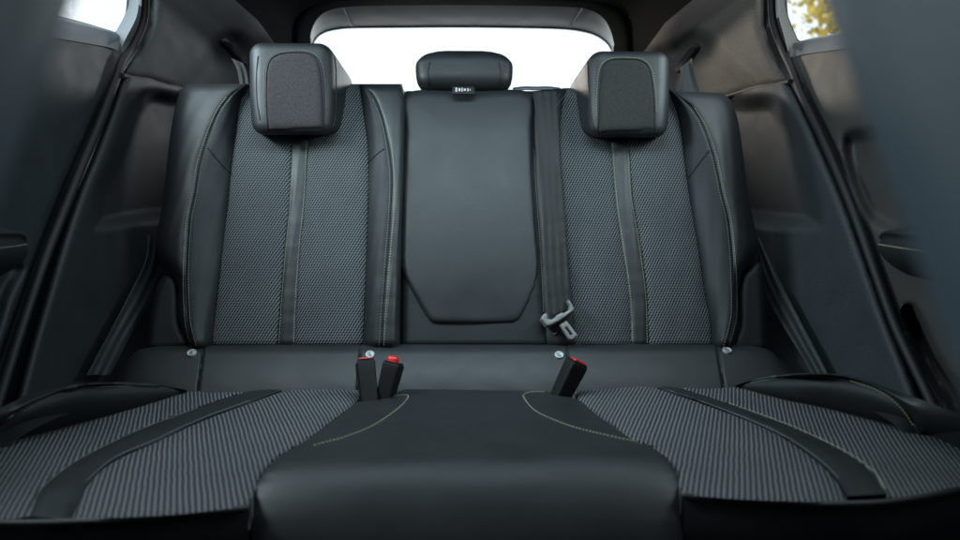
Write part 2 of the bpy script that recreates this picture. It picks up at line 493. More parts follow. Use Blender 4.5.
uv_back = lambda p: np.stack([p[..., 0], (p - BP.p) @ BUP], -1)
def uv_seat(ang, sg=1):
    c, s = math.cos(ang), math.sin(ang)
    return lambda p: np.stack([sg * (p[..., 0] * c + p[..., 1] * s), -p[..., 0] * s + p[..., 1] * c], -1)

# ================================================================== left backrest
rs = thing('rear_seat', 'black leather rear bench seat with grey mesh fabric panels and split backrest', 'car seat', (0, 1.1, 0))
def shell(left, right, y0, y1, label):
    q = np.array([BP([left[0], y0], -.02), BP([right[0], y0], -.02), BP([right[1], y1], -.02), BP([left[1], y1], -.02)])
    b = q - BP.n * .075
    V = np.vstack([q, b]); F = [(0, 1, 2, 3), (7, 6, 5, 4), (0, 4, 5, 1), (1, 5, 6, 2), (2, 6, 7, 3), (3, 7, 4, 0)]
    return obj('backrest', V, F, M['carpet'], rs, smooth=False, label=label)
lb = shell((190, 190), (400, 397), 90, 352, 'narrower backrest section on the left')
SIL_L = [(187, 84), (181, 90), (174, 112), (169.5, 140), (166, 172), (163, 200), (158, 228), (157, 247), (161, 262), (172, 276), (178, 290), (178, 316), (184, 335), (190, 347)]
SEAM_LO = [(245, 84), (229, 97), (218, 113), (207, 140), (199, 166), (194, 196), (189, 221), (186, 269), (187, 310), (189, 328), (194, 347)]
FAB_LO = [(251, 84), (241, 100), (235, 140), (231, 172), (228.5, 200), (224, 237), (219, 284), (214.5, 322), (212, 347)]
ST_LL = [(294, 84), (292, 142), (289.5, 196), (284, 253), (279, 316), (277, 347)]
ST_LR = [(309, 84), (308, 142), (305.5, 196), (300, 253), (296, 316), (295, 347)]
FAB_LI = [(359, 84), (364, 118), (368, 150), (368, 196), (367, 237), (364.5, 300), (362, 347)]
SEAM_LI = [(361, 84), (375, 99), (384.5, 124), (391, 162), (392, 196), (388, 253), (383, 316), (381.5, 347)]
SIL_LI = [(402, 84), (405, 100), (404.5, 150), (403, 200), (401.5, 253), (400, 300), (399.5, 347)]
bk = dict(surf=BP)
p1 = strip('outer_bolster', lb, M['leather'], SIL_L, SEAM_LO, BP, .02, .042, .006, roll=(.028, 0), ends=(.022, .01), skirt=.09)
p2 = strip('side_bolster', lb, M['leather_soft'], SEAM_LO, FAB_LO, BP, .042, .006, .007, ends=(.022, .01))
p3 = strip('mesh_panel', lb, M['fabric'], FAB_LO, ST_LL, BP, .006, .004, .004, ends=(.022, .008), crease=.004, uvf=uv_back, ns=30)
p4 = strip('centre_strip', lb, M['leather'], ST_LL, ST_LR, BP, .004, .004, .003, ends=(.022, .008), crease=.003, ns=14)
p5 = strip('mesh_panel', lb, M['fabric'], ST_LR, FAB_LI, BP, .004, .006, .004, ends=(.022, .008), crease=.004, uvf=uv_back, ns=30)
p6 = strip('side_bolster', lb, M['leather_soft'], FAB_LI, SEAM_LI, BP, .006, .034, .006, ends=(.022, .01))
p7 = strip('inner_bolster', lb, M['leather'], SEAM_LI, SIL_LI, BP, .034, .028, .003, roll=(0, .016), ends=(.022, .01), skirt=.09)
cl = Cast(p1, p2, p3, p4, p5, p6, p7)
sh = lambda c, dx: [(x + dx, y) for x, y in c]
stitches('bolster_stitching', lb, M['thread'], [sh(SEAM_LO, -2.6)[1:], sh(SEAM_LI, 2.4)[1:]], cl)
stitches('bolster_stitching', lb, M['thread_grey'], [sh(SEAM_LO, 2.6)[1:], sh(SEAM_LI, -2.4)[1:]], cl)
stitches('strip_stitching', lb, M['thread'], [sh(ST_LL, 1.6)[1:], sh(ST_LR, -1.6)[1:]], cl, r=.0007)
piping('cross_seam', lb, M['black'], [(208, 148), (220, 163), (231, 174)], cl, .0018)
piping('cross_seam', lb, M['black'], [(368, 163), (377, 154), (384, 149)], cl, .0018)
# moulded side flap under the notch
fill('side_flap', lb, M['leather_soft'], [(160, 280), (168, 275), (177, 281), (179, 300), (180, 325), (188, 347), (150, 350), (148, 335), (153, 300)],
     lambda v, d: BP(v, -.012 + puff(d, 7, .018)), 3, skirt=.06, normal=BP.n)
# ================================================================== right (wide) backrest
rb = shell((404, 400), (722, 738), 96, 352, 'wider backrest section on the right with the smooth centre panel')
CE_L = [(406.5, 91), (406, 130), (404.5, 180), (403, 250), (402, 300), (401, 347)]
CE_R = [(532, 91), (534, 130), (536, 180), (541, 250), (543.5, 300), (547, 347)]
BE_R = [(557, 90), (559, 120), (561, 160), (563, 196), (568, 260), (572, 310), (574, 347)]
FAB_RI = [(566, 88), (561, 115), (560, 156), (563, 192), (569, 265), (574, 325), (575, 347)]
ST_RL = [(609, 88), (611, 143), (615, 196), (621, 240), (629, 294), (631.5, 347)]
ST_RR = [(627, 88), (629, 143), (632.5, 196), (640, 240), (647, 294), (649, 347)]
FAB_RO = [(668, 88), (679, 121), (685, 165), (690, 200), (698, 247), (704.5, 291), (710, 320), (711.5, 347)]
SEAM_RO = [(672, 91), (692, 108), (704, 128), (714, 156), (723, 196), (729, 221), (733, 262), (734, 310), (731, 329), (726, 347)]
SIL_R = [(722, 93), (731, 101), (738, 121), (744, 160), (748, 195), (755, 228), (758.5, 245), (754, 259), (744, 272), (739, 290), (739, 310), (739, 329), (735, 347)]
q0 = strip('centre_lower_cover', rb, M['leather_soft'], CE_L, CE_R, BP, .004, .012, .0, ends=(.02, .01), roll=(.012, 0), skirt=.09)
CPAD = [(407, 93), (470, 91), (531, 93), (533.5, 130), (535, 180), (538, 230), (540.5, 260), (538.5, 280), (534, 294), (527, 309), (521, 319.5), (514, 323.8), (492, 325), (470, 325.3), (452, 325), (434, 323.8), (427.5, 319), (420, 307), (411, 290), (404, 274), (401.5, 255), (403, 180), (405, 130)]
q1 = fill('centre_pad', rb, M['leather'], resample(np.vstack([dense(CPAD, True, 6)]), 200), lambda v, d: BP(v, 0.004 + puff(d, 7, .011) + .004 * sstep(d / 60)), 3.0, smooth_outline=False, skirt=.02, normal=BP.n, step=2.0)
q2 = strip('belt_side_panel', rb, M['leather_soft'], CE_R, FAB_RI, BP, .012, .016, .003, ends=(.02, .01))
q3 = strip('mesh_panel', rb, M['fabric'], FAB_RI, ST_RL, BP, .012, .004, .004, ends=(.022, .008), crease=.004, uvf=uv_back, ns=30)
q4 = strip('centre_strip', rb, M['leather'], ST_RL, ST_RR, BP, .004, .004, .003, ends=(.022, .008), crease=.003, ns=14)
q5 = strip('mesh_panel', rb, M['fabric'], ST_RR, FAB_RO, BP, .004, .006, .004, ends=(.022, .008), crease=.004, uvf=uv_back, ns=30)
q6 = strip('side_bolster', rb, M['leather_soft'], FAB_RO, SEAM_RO, BP, .006, .042, .007, ends=(.022, .01))
q7 = strip('outer_bolster', rb, M['leather'], SEAM_RO, SIL_R, BP, .042, .02, .006, roll=(0, .028), ends=(.022, .01), skirt=.09)
cr_ = Cast(q0, q1, q2, q3, q4, q5, q6, q7)
stitches('bolster_stitching', rb, M['thread'], [sh(SEAM_RO, 2.6)[1:]], cr_)
stitches('bolster_stitching', rb, M['thread_grey'], [sh(SEAM_RO, -2.8)[1:], [(555, 110), (559, 102), (565, 96)]], cr_)
stitches('strip_stitching', rb, M['thread'], [sh(ST_RL, 1.6)[1:], sh(ST_RR, -1.6)[1:]], cr_, r=.0007)
stitches('centre_stitching', rb, M['thread'], [[(534, 150), (536, 190), (540, 245), (542.5, 290), (543.5, 312)]], cr_, r=.0007)
piping('cross_seam', rb, M['black'], [(688.5, 178), (698, 165), (709, 151)], cr_, .0018)
fill('side_flap', rb, M['leather_soft'], [(741, 278), (747, 270), (757, 262), (763, 268), (765, 300), (766, 335), (764, 350), (733, 350), (739, 325), (739, 295)],
     lambda v, d: BP(v, -.012 + puff(d, 7, .018)), 3, skirt=.06, normal=BP.n)
# belt outlet bezel on the shoulder of the backrest
bz = atY(crv([(513, 89.6), (524, 88.2), (536, 88.4), (548, 88.2), (560, 89.6)], 40), 1.54)
tube('belt_outlet_bezel', rb, M['sill'], bz, .006, 8, flat=.6)

# ================================================================== headrests
def headrest(label, c_px, Y, size, r, tilt, taper, insert=None, insert_mat=None, seams=None, thread=None, post_dx=(-.05, .05)):
    c = atY(c_px, Y)
    t = thing('headrest', label, 'headrest', c - np.array([0, 0, size[2] * .6]), 'rear headrests')
    V, F = rbox(size, r, 9, taper); V = V @ rotx(-tilt).T + c
    body = obj('cushion', V, F, M['leather'], t, autosmooth=80)
    ch = Cast(body)
    if insert:
        o = dense(insert, False, 6); 
        def fn(v, d):
            p, n = ch(v); return p + n * (-.001 + puff(d, 4, .004))[:, None]
        v, F2, rim = tri_fill(o, 2.2); P = fn(v, sdf(v, rim))
        obj('front_insert', P, F2, insert_mat, t, autosmooth=60)
        piping('insert_seam', t, M['black'], insert, ch, .0016, .0006, 90)
        cen = np.mean(insert, 0)
        out = [(x + (x - cen[0]) * .075, y + (y - cen[1]) * .05) for x, y in insert]
        stitches('insert_stitching', t, thread, [out[1:-1]], ch, r=.0007)
    for sm in seams or []:
        piping('side_seam', t, M['black'], sm, ch, .0014, .0002, 40)
    for dx in post_dx:
        a = c + np.array([dx, .02, -size[2] * .4]); b = a + np.array([0, -.02, -.12]) 
        tube('post', t, M['chrome'], np.linspace(a, b, 6), .006, 12)
    return t, body
def tap(p):
    q = p.copy(); f = np.clip((p[:, 1] + .075) / .15, 0, 1)
    q[:, 2] = p[:, 2] * (1 - .36 * f) - .012 * f; q[:, 0] = p[:, 0] * (1 + .42 * f * (1 - .12 * f) - .07 * np.clip(-p[:, 2] / .1, 0, 1) ** 2)
    return q
INS_L = [(268.5, 131), (267, 118), (266, 93), (267.5, 67), (275, 56), (291, 52.5), (310, 53.8), (319.5, 64), (323, 87), (324, 108), (323.5, 128)]
hl, hlb = headrest('left outer headrest with a brownish textile insert in its front face', (298, 95), 1.49, (.170, .15, .206), .026, math.radians(6), tap, INS_L, M['insert_brown'],
              [[(334, 52), (336, 70), (336, 95), (335, 118), (332, 128)], [(258, 56), (256.5, 75), (257, 100), (260, 120)]], M['thread_grey'])
INS_R = [(598, 133), (598.5, 115), (599, 90), (602, 68), (611, 60), (628, 59), (642, 61), (650, 70), (653.5, 90), (655, 112), (655, 130)]
hr, hrb = headrest('right outer headrest with a black textile insert and pale green stitching', (622.5, 100), 1.49, (.170, .15, .196), .026, math.radians(6), tap, INS_R, M['insert_dark'],
              [[(588, 57), (588, 75), (590, 100), (592, 120), (596, 132)]], M['thread_green'])
def tapc(p):
    q = p.copy(); u = np.abs(p[:, 0]) / .105
    top = np.clip(p[:, 2] / .042, 0, 1)
    q[:, 2] = p[:, 2] - .014 * top * np.clip((u - .45) / .55, 0, 1) ** 1.5
    q[:, 0] = p[:, 0] * (1 - .03 * np.clip(-p[:, 2] / .042, 0, 1))
    return q
hc, hcb = headrest('low centre headrest in plain black leather above the middle section', (464.3, 72.5), 1.53, (.224, .075, .092), .03, math.radians(12), tapc,
              None, None, [[(430, 62), (428, 72), (429, 86)], [(498.5, 61), (500.5, 72), (499, 87)]], None)
# printed tag under the centre headrest
tg = thing('printed_tag', 'tiny black tag with white print under the centre headrest', 'tag', atY([463, 93], 1.5))
V, F = rbox((.05, .004, .02), .0018, 3); V = V @ rotx(math.radians(-22)).T + atY([463.5, 90.5], 1.475)
obj('tag_plate', V, F, M['black'], tg)
Vt, Ft = [], []
for x, w, hh in ((-.016, .004, .011), (-.009, .005, .008), (-.003, .003, .01), (.003, .005, .006), (.010, .003, .008), (.015, .002, .005)):
    v, f = rbox((w, .002, hh), .0008, 2); v = v @ rotx(math.radians(-22)).T + atY([463.5, 90.5], 1.475) + np.array([x, -.003, .001]); n0 = len(Vt)
    Vt += v.tolist(); Ft += [[q + n0 for q in g] for g in f]
obj('white_print', Vt, Ft, M['white'], tg)

# ================================================================== cushion bench
def slab(name, parent, m, x0, x1, y0, y1, z0, z1, r=.01):
    V, F = rbox((x1 - x0, y1 - y0, z1 - z0), r, 4); return obj(name, V + np.array([(x0 + x1) / 2, (y0 + y1) / 2, (z0 + z1) / 2]), F, m, parent)
cu = slab('cushion', rs, M['carpet'], -.66, .66, .78, 1.3, .04, c0[2] - .045)
HUMP_T = [(128, 358), (146, 348), (200, 345), (463, 344), (700, 344), (760, 347), (782, 360)]
SEAMX = [(204, 198), (361, 357), (567, 571), (717, 724)]
def hump_h(px, s, al):
    h = 0 * s; ty = np.clip((px[..., 1] - 345) / 43, 0, 1)
    for a, b in SEAMX:
        h = h - .006 * np.exp(-((px[..., 0] - (a + (b - a) * ty)) / 1.25) ** 2)
    return h
nH = 760
def hump():
    top = crv(HUMP_T, nH); bot = crv([(108, 398), (130, 397), (200, 398), (463, 398), (700, 398), (790, 396), (815, 394)], nH)
    t = np.linspace(0, 1, 30)
    px = top[None] * (1 - t)[:, None, None] + bot[None] * t[:, None, None]
    b0 = LP(px); al = np.concatenate([[0], np.cumsum(np.linalg.norm(np.diff(b0, axis=0), axis=2).mean(1))])[:, None]
    x = np.clip((.022 - al) / .022, 0, 1); h = -.022 * (1 - np.sqrt(1 - .995 * x * x)) + 0 * px[..., 0] + .006 * np.sin(PI * t)[:, None]
    sx = np.linspace(0, 1, nH)[None]; e = np.minimum(sx, 1 - sx); h = h - .03 * np.exp(-e / .015)
    h = h + hump_h(px, sx + 0 * h, None)
    # soft wrinkles of the cover
    h = h + .0003 * np.sin(px[..., 0] * .11 + 1.3 * np.sin(px[..., 1] * .09)) * np.sin(px[..., 1] * .13)
    pts = LP(px, h); V, F, _ = skirted(pts, LP.normal(pts), .04)
    return obj('rear_flap', V, F, M['leather'], cu, autosmooth=75)
hump_o = hump(); chump = Cast(hump_o)
# left seat
FO_L = [(187, 391), (140, 406), (83, 422), (0, 444), (-70, 464), (-150, 492)]
CS_LU = [(254, 389.5), (200, 406.5), (150, 425), (110, 443), (73, 463), (43, 487), (28, 520)]
CS_LL = [(288, 389.5), (253, 402), (200, 422), (157, 442), (117, 460), (90, 483), (70, 523)]
IN_L = [(360, 390), (358, 401), (345, 412), (324, 428), (306, 441), (289, 451), (275, 460), (263, 474), (254, 492), (247, 509)]
CREST_L = [(187, 391), (160, 386), (117, 384.5), (80, 386), (50, 395), (20, 410), (-8, 430), (-70, 464), (-150, 492)]
OUT_L = [(186, 389), (150, 383), (110, 383), (72, 385), (33, 393), (0, 408), (-40, 424), (-110, 450), (-175, 482)]
def dip(px, s, al): return -.004 * np.sin(PI * s)
s1 = strip('mesh_panel', cu, M['fabric_seat'], CS_LU, FO_L, CP, 0, .0, -.004, ends=(.0, .012), crease=.004, uvf=uv_seat(-.25, -1), endc=[(28, 520), (0, 523), (-70, 520), (-150, 492)], ns=34)
s2 = strip('centre_strip', cu, M['leather'], CS_LL, CS_LU, CP, 0, 0, .002, ends=(0, .012), crease=.004, ns=14)
s3 = strip('mesh_panel', cu, M['fabric_seat'], IN_L, CS_LL, CP, 0, 0, .004, ends=(0, .012), crease=.004, uvf=uv_seat(-.25, -1), endc=[(247, 509), (167, 518), (70, 523)], ns=34)
def bolster(base, crest, H, name, m, ib=4, ic=7):
    nt = 60; A, B = crv(base[:ib + 1], nt), crv(crest[:ic + 1], nt); s = np.linspace(0, 1, 22)
    px = A[:, None] * (1 - s)[None, :, None] + B[:, None] * s[None, :, None]
    sep = np.linalg.norm(A - B, axis=1)[:, None]; k = sstep(sep / 24)
    h = H * sep / 28 * (.7 * s[None] + .3 * np.sin(s[None] * PI / 2)) - .001 * np.exp(-s[None] * sep / 2) * k
    pts = CP(px, h); V, F, _ = skirted(pts, CP.normal(pts), .04)
    C2 = crv(crest[ic:], 30)[1:]
    return obj(name, V, F, m, cu, autosmooth=75), (pts[:, -1], np.concatenate([h[:, -1], np.zeros(29)]), np.vstack([B, C2]))
s4, edge = bolster(FO_L, CREST_L, .05, 'side_bolster', M['leather_soft'])
def outer(crest_h, crest_px, outc, name, m, io=5):
    nt = 89; B = crest_px; O = np.vstack([crv(outc[:io + 1], 60), crv(outc[io:], 30)[1:]]); s = np.linspace(0, 1, 14)
    px = B[:, None] * (1 - s)[None, :, None] + O[:, None] * s[None, :, None]
    h = crest_h[:, None] * (1 - s[None]) + (.062 * sstep(np.linspace(0, 1, nt) / .3) * sstep((1 - np.linspace(0, 1, nt)) / .2))[:, None] * s[None] + .006 * np.sin(PI * s)[None] - .003 * np.exp(-s[None] / .06)
    pts = CP(px, h); sg = 1 if outc[0][0] > 480 else -1; pts = np.concatenate([pts, pts[:, -1:] + np.array([sg * .008, .016, -.006]), pts[:, -1:] + np.array([sg * .03, .10, -.07])], 1)
    return obj(name, pts.reshape(-1, 3), grid_faces(nt, pts.shape[1]), m, cu, autosmooth=75)
s5 = outer(edge[1], edge[2], OUT_L, 'outer_edge', M['leather'], 6)
# right seat
FO_R = [(736, 386), (780, 398), (827, 408), (873, 420), (920, 433), (962, 442), (1010, 453), (1075, 474)]
CS_RU = [(672, 385.5), (727, 403), (780, 422), (817, 438), (853, 457), (873, 473), (889, 497)]
CS_RL = [(650, 386), (700, 403), (750, 422), (787, 440), (820, 463), (838, 481), (849, 499)]
IN_R = [(574, 391), (579, 401), (594, 413), (614, 427), (632, 440), (652, 447.5), (665.5, 459), (676, 474), (682, 497)]
CREST_R = [(736, 386), (750, 381.5), (780, 376.5), (813, 375), (847, 378), (880, 390), (903, 407), (920, 433), (962, 442), (1010, 453), (1075, 474)]
OUT_R = [(736, 384), (760, 378.5), (813, 373.5), (850, 376), (885, 387), (922, 400), (962, 415), (1010, 434), (1095, 466)]
t1 = strip('mesh_panel', cu, M['fabric_seat'], CS_RU, FO_R, CP, 0, 0, -.004, ends=(0, .012), crease=.004, uvf=uv_seat(.25), endc=[(889, 501), (923, 497), (962, 489), (1010, 484), (1075, 474)], ns=34)
t2 = strip('centre_strip', cu, M['leather'], CS_RL, CS_RU, CP, 0, 0, .002, ends=(0, .012), crease=.004, ns=14)
t3 = strip('mesh_panel', cu, M['fabric_seat'], IN_R, CS_RL, CP, 0, 0, .004, ends=(0, .012), crease=.004, uvf=uv_seat(.25), endc=[(682, 497), (740, 502), (807, 505), (849, 504)], ns=34)
t4, edge = bolster(FO_R, CREST_R, .05, 'side_bolster', M['leather_soft'])
t5 = outer(edge[1], edge[2], OUT_R, 'outer_edge', M['leather'])
# raised middle, rolling over at the front
YF, YR = .705, .825
def fm(y):
    x = np.clip((YR - y) / (YR - YF), 0, 1)
    return zc(y) + .008 + .010 * sstep((1.19 - y) / .25) - .16 * (1 - np.sqrt(1 - .998 * x ** 2)) - np.where(y < YF, (YF - y) * 12, 0)
RM = Roll(fm)
ML = [(405, 389), (378, 399), (358, 402), (345, 412), (324, 428), (306, 441), (289, 451), (275, 460), (263, 474), (254, 492), (251, 520), (250, 560), (249, 600)]
MR = [(545, 391), (560, 395), (579, 400.5), (594, 413), (614, 427), (632, 440), (652, 447.5), (665.5, 459), (676, 474), (682, 497), (683, 520), (684, 560), (685, 600)]
mid = strip('middle_section', cu, M['leather'], ML, MR, RM, -.006, -.006, 0, nt=110, ns=60, crease=.004, cr=.010, skirt=.05,
            hfun=lambda px, s, al: .006 * np.sqrt(np.clip(1 - (2 * s - 1) ** 6, 0, 1)))
cc = Cast(s1, s2, s3, s4, s5, t1, t2, t3, t4, t5, mid)
stitches('middle_stitching', cu, M['thread'], [[(380, 398.5), (395, 396), (405, 395), (408, 397.5), (398, 408.5), (374, 425), (348, 436), (325, 442.5), (312, 446)],
                                                 [(545, 392), (532, 392), (525, 394), (524, 398), (537, 412), (570, 426), (603, 434.5), (634, 441.5), (645, 444)]], cc, pitch=.0056, r=.001)
stitches('strip_stitching', cu, M['thread'], [[(x + 3, y + .5) for x, y in CS_RU[1:-1]] + [(886, 489)]], cc, pitch=.0062, length=.0045, r=.001)
stitches('strip_stitching', cu, M['thread_grey'], [[(x - 2, y + 1.5) for x, y in CS_LU[1:-1]], [(x - 4, y - 1.5) for x, y in CS_LL[1:-1]], [(x + 2, y - 1.5) for x, y in CS_RL[1:-1]]], cc, pitch=.0062, length=.0045, r=.0009)
piping('bolster_piping', cu, M['leather'], CREST_L[1:7], cc, .004, .0005)
piping('bolster_piping', cu, M['leather'], CREST_R[1:8], cc, .004, .0005)
stitches('bolster_stitching', cu, M['thread_green'], [[(850, 380.5), (880, 392), (901, 408), (915, 428)]], cc, pitch=.005, length=.0046, r=.001)
stitches('bolster_stitching', cu, M['thread_grey'], [[(750, 383), (780, 378), (813, 376.7), (847, 380)], [(150, 386.3), (117, 386.5), (82, 388), (52, 397), (22, 412)]], cc, pitch=.005, r=.0009)
# front faces below the seat edges
def front(edge_px, name):
    P = CP(crv(edge_px, 80), -.006); q = np.linspace(0, 1, 12)
    V = np.stack([P + np.array([0, -.012 * math.sin(min(1, a * 6) * PI / 2) + .05 * a * a, -.25 * a]) for a in q], 0)
    obj(name, V.reshape(-1, 3), grid_faces(12, 80), M['leather_soft'], cu, autosmooth=70)
    tube('front_piping', cu, M['leather'], P + np.array([0, -.006, .003]), .0045, 8)
front([(250, 508), (167, 517), (70, 522), (0, 523), (-70, 520), (-150, 494)], 'front_face')
front([(682, 496), (740, 501), (807, 504), (873, 503), (923, 496.5), (962, 489), (1010, 484), (1075, 474)], 'front_face')
# base block under the covers
# child-seat anchor buttons
def button(px, lab):
    p, n = chump(np.array([px, [px[0] + 1, px[1]]])); p, n = p[0], n[0]
    a = np.cross(n, [1, 0, 0]); a /= np.linalg.norm(a); b = np.cross(a, n)
    R = .0092; V, F = [], []; seg = 28
    for rr, hh in ((R, -.002), (R, .0025), (R * .93, .0038), (R * .8, .0038), (R * .74, .0028), (0.0001, .0028)):
        for k in range(seg):
            t = 2 * PI * k / seg; V.append(p + n * hh + (a * math.cos(t) * 1. + b * math.sin(t)) * rr)
    for i in range(5):
        for k in range(seg): F.append((i * seg + k, i * seg + (k + 1) % seg, (i + 1) * seg + (k + 1) % seg, (i + 1) * seg + k))
    nf = len(F)
    # engraved child-seat symbol: head, body and seat shell
    def poly(q):
        i = len(V)
        for x, y in q: V.append(p + n * .0032 + (b * x - a * y) * R)
        F.append(tuple(range(i, i + len(q))))
    sg = -1 if (b @ RIGHT) < 0 else 1
    up = -1 if (a @ UP) > 0 else 1
    cx = lambda q: [(x * sg, y * up) for x, y in q]
    poly(cx([(-.1 + .15 * math.cos(t), .38 + .15 * math.sin(t)) for t in np.linspace(0, 2 * PI, 14)[:-1]]))
    poly(cx([(-.2, .2), (.02, .2), (.14, -.12), (.42, -.2), (.42, -.34), (.0, -.3)]))
    poly(cx([(-.5, .42), (-.38, .42), (-.2, -.42), (.46, -.46), (.46, -.58), (-.3, -.56)]))
    o = obj('anchor_button', V, F, M['button'], cu, autosmooth=40); o.data.materials.append(M['mark'])
    for f in o.data.polygons[nf:]: f.material_index = 1
for q in ((192, 353.5), (370, 355), (559, 355.5), (727, 351)): button(q, '')

# ================================================================== buckles
def buckle(label, top, bot, w, d, lean, yaw, red='slot'):
    a, b = np.array(top, float), np.array(bot, float)
    A = LP(a, lean); B = CP(b, .002) ; B = B + (CAM - B) / np.linalg.norm(CAM - B) * 0
    ax = A - B; Lh = np.linalg.norm(ax); ax /= Lh
    t = thing('belt_buckle', label, 'buckle', B, 'belt buckles between the seats')
    x = np.cross(np.array([0, -1., .2]), ax); x = -x / np.linalg.norm(x)
    if x[0] < 0: x = -x
    y = np.cross(ax, x)
    c, s = math.cos(yaw), math.sin(yaw); x, y = x * c + y * s, y * c - x * s
    R = np.stack([x, y, ax], 1)
    def tp(p):
        q = p.copy(); f = np.clip(p[:, 2] / Lh + .5, 0, 1); k = .84 + .16 * f
        q[:, 0] *= k; q[:, 1] *= k; return q
    V, F = rbox((w, d, Lh + .02), .0045, 6, tp)
    obj('housing', V @ R.T + (A + B) / 2 - ax * .01, F, M['buckle'], t, autosmooth=70)
    # rim round the mouth, then the red release button and the dark slot
    rim = [np.array([sx * (w / 2 - .004), sy * (d / 2 - .003), 0]) for sx, sy in ((-1, -1), (1, -1), (1, 1), (-1, 1))]
    pr = np.array([R @ q for q in resample(np.array(rim + rim[:1]), 40)]) + A + ax * .0005
    tube('mouth_rim', t, M['buckle'], pr, .0018, 6)
    if red == 'slot':
        V, F = rbox((w * .74, d * .42, .006), .002, 3); V = V + np.array([0, -d * .12, .0025])
    else:
        V, F = rbox((w * .6, d * .62, .022), .006, 4); V = V + np.array([-w * .06, -d * .08, .001])
    obj('release_button', V @ R.T + A, F, M['red'], t, autosmooth=70)
    V, F = rbox((w * .66, d * .14, .003), .001, 3); V = V + np.array([0, d * .28, .0008])
    obj('tongue_slot', V @ R.T + A, F, M['black'], t)
    return t
buckle('left one of the paired black buckles, upright with a thin red button edge', (365, 361.5), (369, 401), .034, .028, .08, .35)
buckle('right one of the paired black buckles, tilted with a big red button', (394, 363), (385, 398.5), .034, .03, .085, -.3, 'big')
buckle('single tilted black buckle with a red slot, right of the middle', (577, 362.5), (561, 395), .038, .03, .08, .5)

# ================================================================== centre belt
cb = thing('seat_belt', 'black centre belt hanging down the backrest with a grey tongue', 'seat belt', atY([557, 325], 1.27))
rib = lambda px, s, al: .0012 * np.cos(s * 2 * PI * 3) + .004 * np.sin(al * 9)
w1 = strip('webbing', cb, M['webbing'], [(533, 92), (538.5, 135), (542, 180), (545, 250), (547, 290), (549, 316)], [(556, 91), (558.5, 135), (561, 185), (566, 245), (568.5, 285), (570, 309)], BP, .034, .034, 0, crease=.001, skirt=.0025, ns=30, hfun=rib)
def slabpoly(name, parent, m, poly, surf, h0, h1, label=None):
    return fill(name, parent, m, poly, lambda v, d: surf(v, h0 + puff(d, 1.6, h1 - h0)), 1.2, smooth_outline=False, skirt=h1 - h0 + .004, normal=surf.n, label=label, step=.8)
slabpoly('tongue_body', cb, M['grey'], [(540.5, 319), (542, 315.5), (545.5, 313), (547.5, 314.5), (547.8, 318.5), (551, 319.5), (555, 317.5), (556, 315.5), (561.5, 312.5), (563.5, 313), (568.5, 310), (569, 306), (566.6, 301.5), (568.5, 299.5), (571, 302), (574.3, 308.5), (574, 311.5), (565, 318), (558, 322.5), (550, 326.5), (546, 326.5)], BP, .036, .048)
for poly in ([(559.5, 324.5), (565.5, 320.5), (568.5, 325), (562.5, 328.5)], [(562.3, 328.3), (564.6, 327), (570.5, 337.5), (568.5, 338.5)], [(566.6, 325.8), (568.6, 324.8), (577.5, 335.5), (575.8, 337)], [(568.6, 338.6), (567.6, 336.3), (576.4, 332.5), (577.6, 335.6), (572.5, 340.6)]):
    pass
TONG = [(558.8, 325.2), (566.4, 320.4), (577.8, 335.4), (573, 340.4), (569, 339.6)]
HOLE = [(563.5, 327), (567.2, 324.8), (573.6, 334.2), (570.2, 336)]
slabpoly('tongue_plate', cb, M['grey'], TONG, BP, .038, .0415)
slabpoly('tongue_hole', cb, M['black'], HOLE, BP, .0405, .0425)
cb_tag = slabpoly('care_label', cb, M['grey'], [(553, 334), (556.5, 332), (557.5, 332.8), (554, 335)], BP, .02, .021)

# ================================================================== side trims
edgeQL = [(152, 0), (150, 25), (141, 47), (129, 64), (122, 76), (112, 105), (95, 150), (78, 190), (62, 235), (45, 290), (30, 340), (14, 400), (-4, 470)]
POC_L = [(143, 95), (180, 96), (230, 96), (230, 218), (160, 219), (104, 227), (95, 221), (99, 190), (119, 143)]
def qfn(surf, edge, poc, sg, dpt, blend, w=13, R=.03):
    def fn(v, d):
        de = seg_dist(v, dense(edge, False, 6), False)
        x = np.clip((w - de) / w, 0, 1); off = -R * (1 - np.sqrt(1 - .99 * x * x))
        off = off - dpt * sstep(sdf(v, dense(poc, True, 6)) / blend + .3)
        off = off + .0007 * np.sin(v[:, 1] * .05)
        return surf(v, off)
    return fn
G = 'quarter trims beside the rear seat'
o = fill('quarter_trim', None, M['trim_dark'], [(122, 76), (150, 79.5), (184, 90), (232, 95), (232, 250), (228, 345), (180, 400), (140, 450), (60, 480), (-4, 480), (14, 400), (30, 340), (45, 290), (62, 235), (78, 190), (95, 150), (112, 105)],
     qfn(WL, edgeQL, POC_L, 1, .05, 16), 3.2, smooth_outline=False, step=2)
tag(o, 'dark grained lower side trim with a deep pocket, left of the seat', 'side trim', G)
edgeQR = [(763, -10), (764, 25), (770, 46), (779, 66), (790, 82), (804, 110), (818, 140), (845, 202), (868, 264), (888, 319), (907, 366), (930, 425), (950, 470)]
POC_R = [(690, 101), (745, 99), (768, 98), (780, 104), (795, 128), (808, 170), (818, 212), (816, 226), (785, 227), (750, 223), (690, 222)]
o = fill('quarter_trim', None, M['trim_quarter_lit'], [(790, 82), (758, 87), (728, 96), (690, 100), (690, 250), (700, 345), (740, 400), (800, 450), (880, 480), (950, 480), (930, 425), (907, 366), (888, 319), (868, 264), (845, 202), (818, 140), (804, 110)],
     qfn(WR, edgeQR, POC_R, -1, .05, 20), 3.2, smooth_outline=False, step=2)
tag(o, 'grained lower side trim, toned lighter as if lit, with a rounded pocket, right of the seat', 'side trim', G)

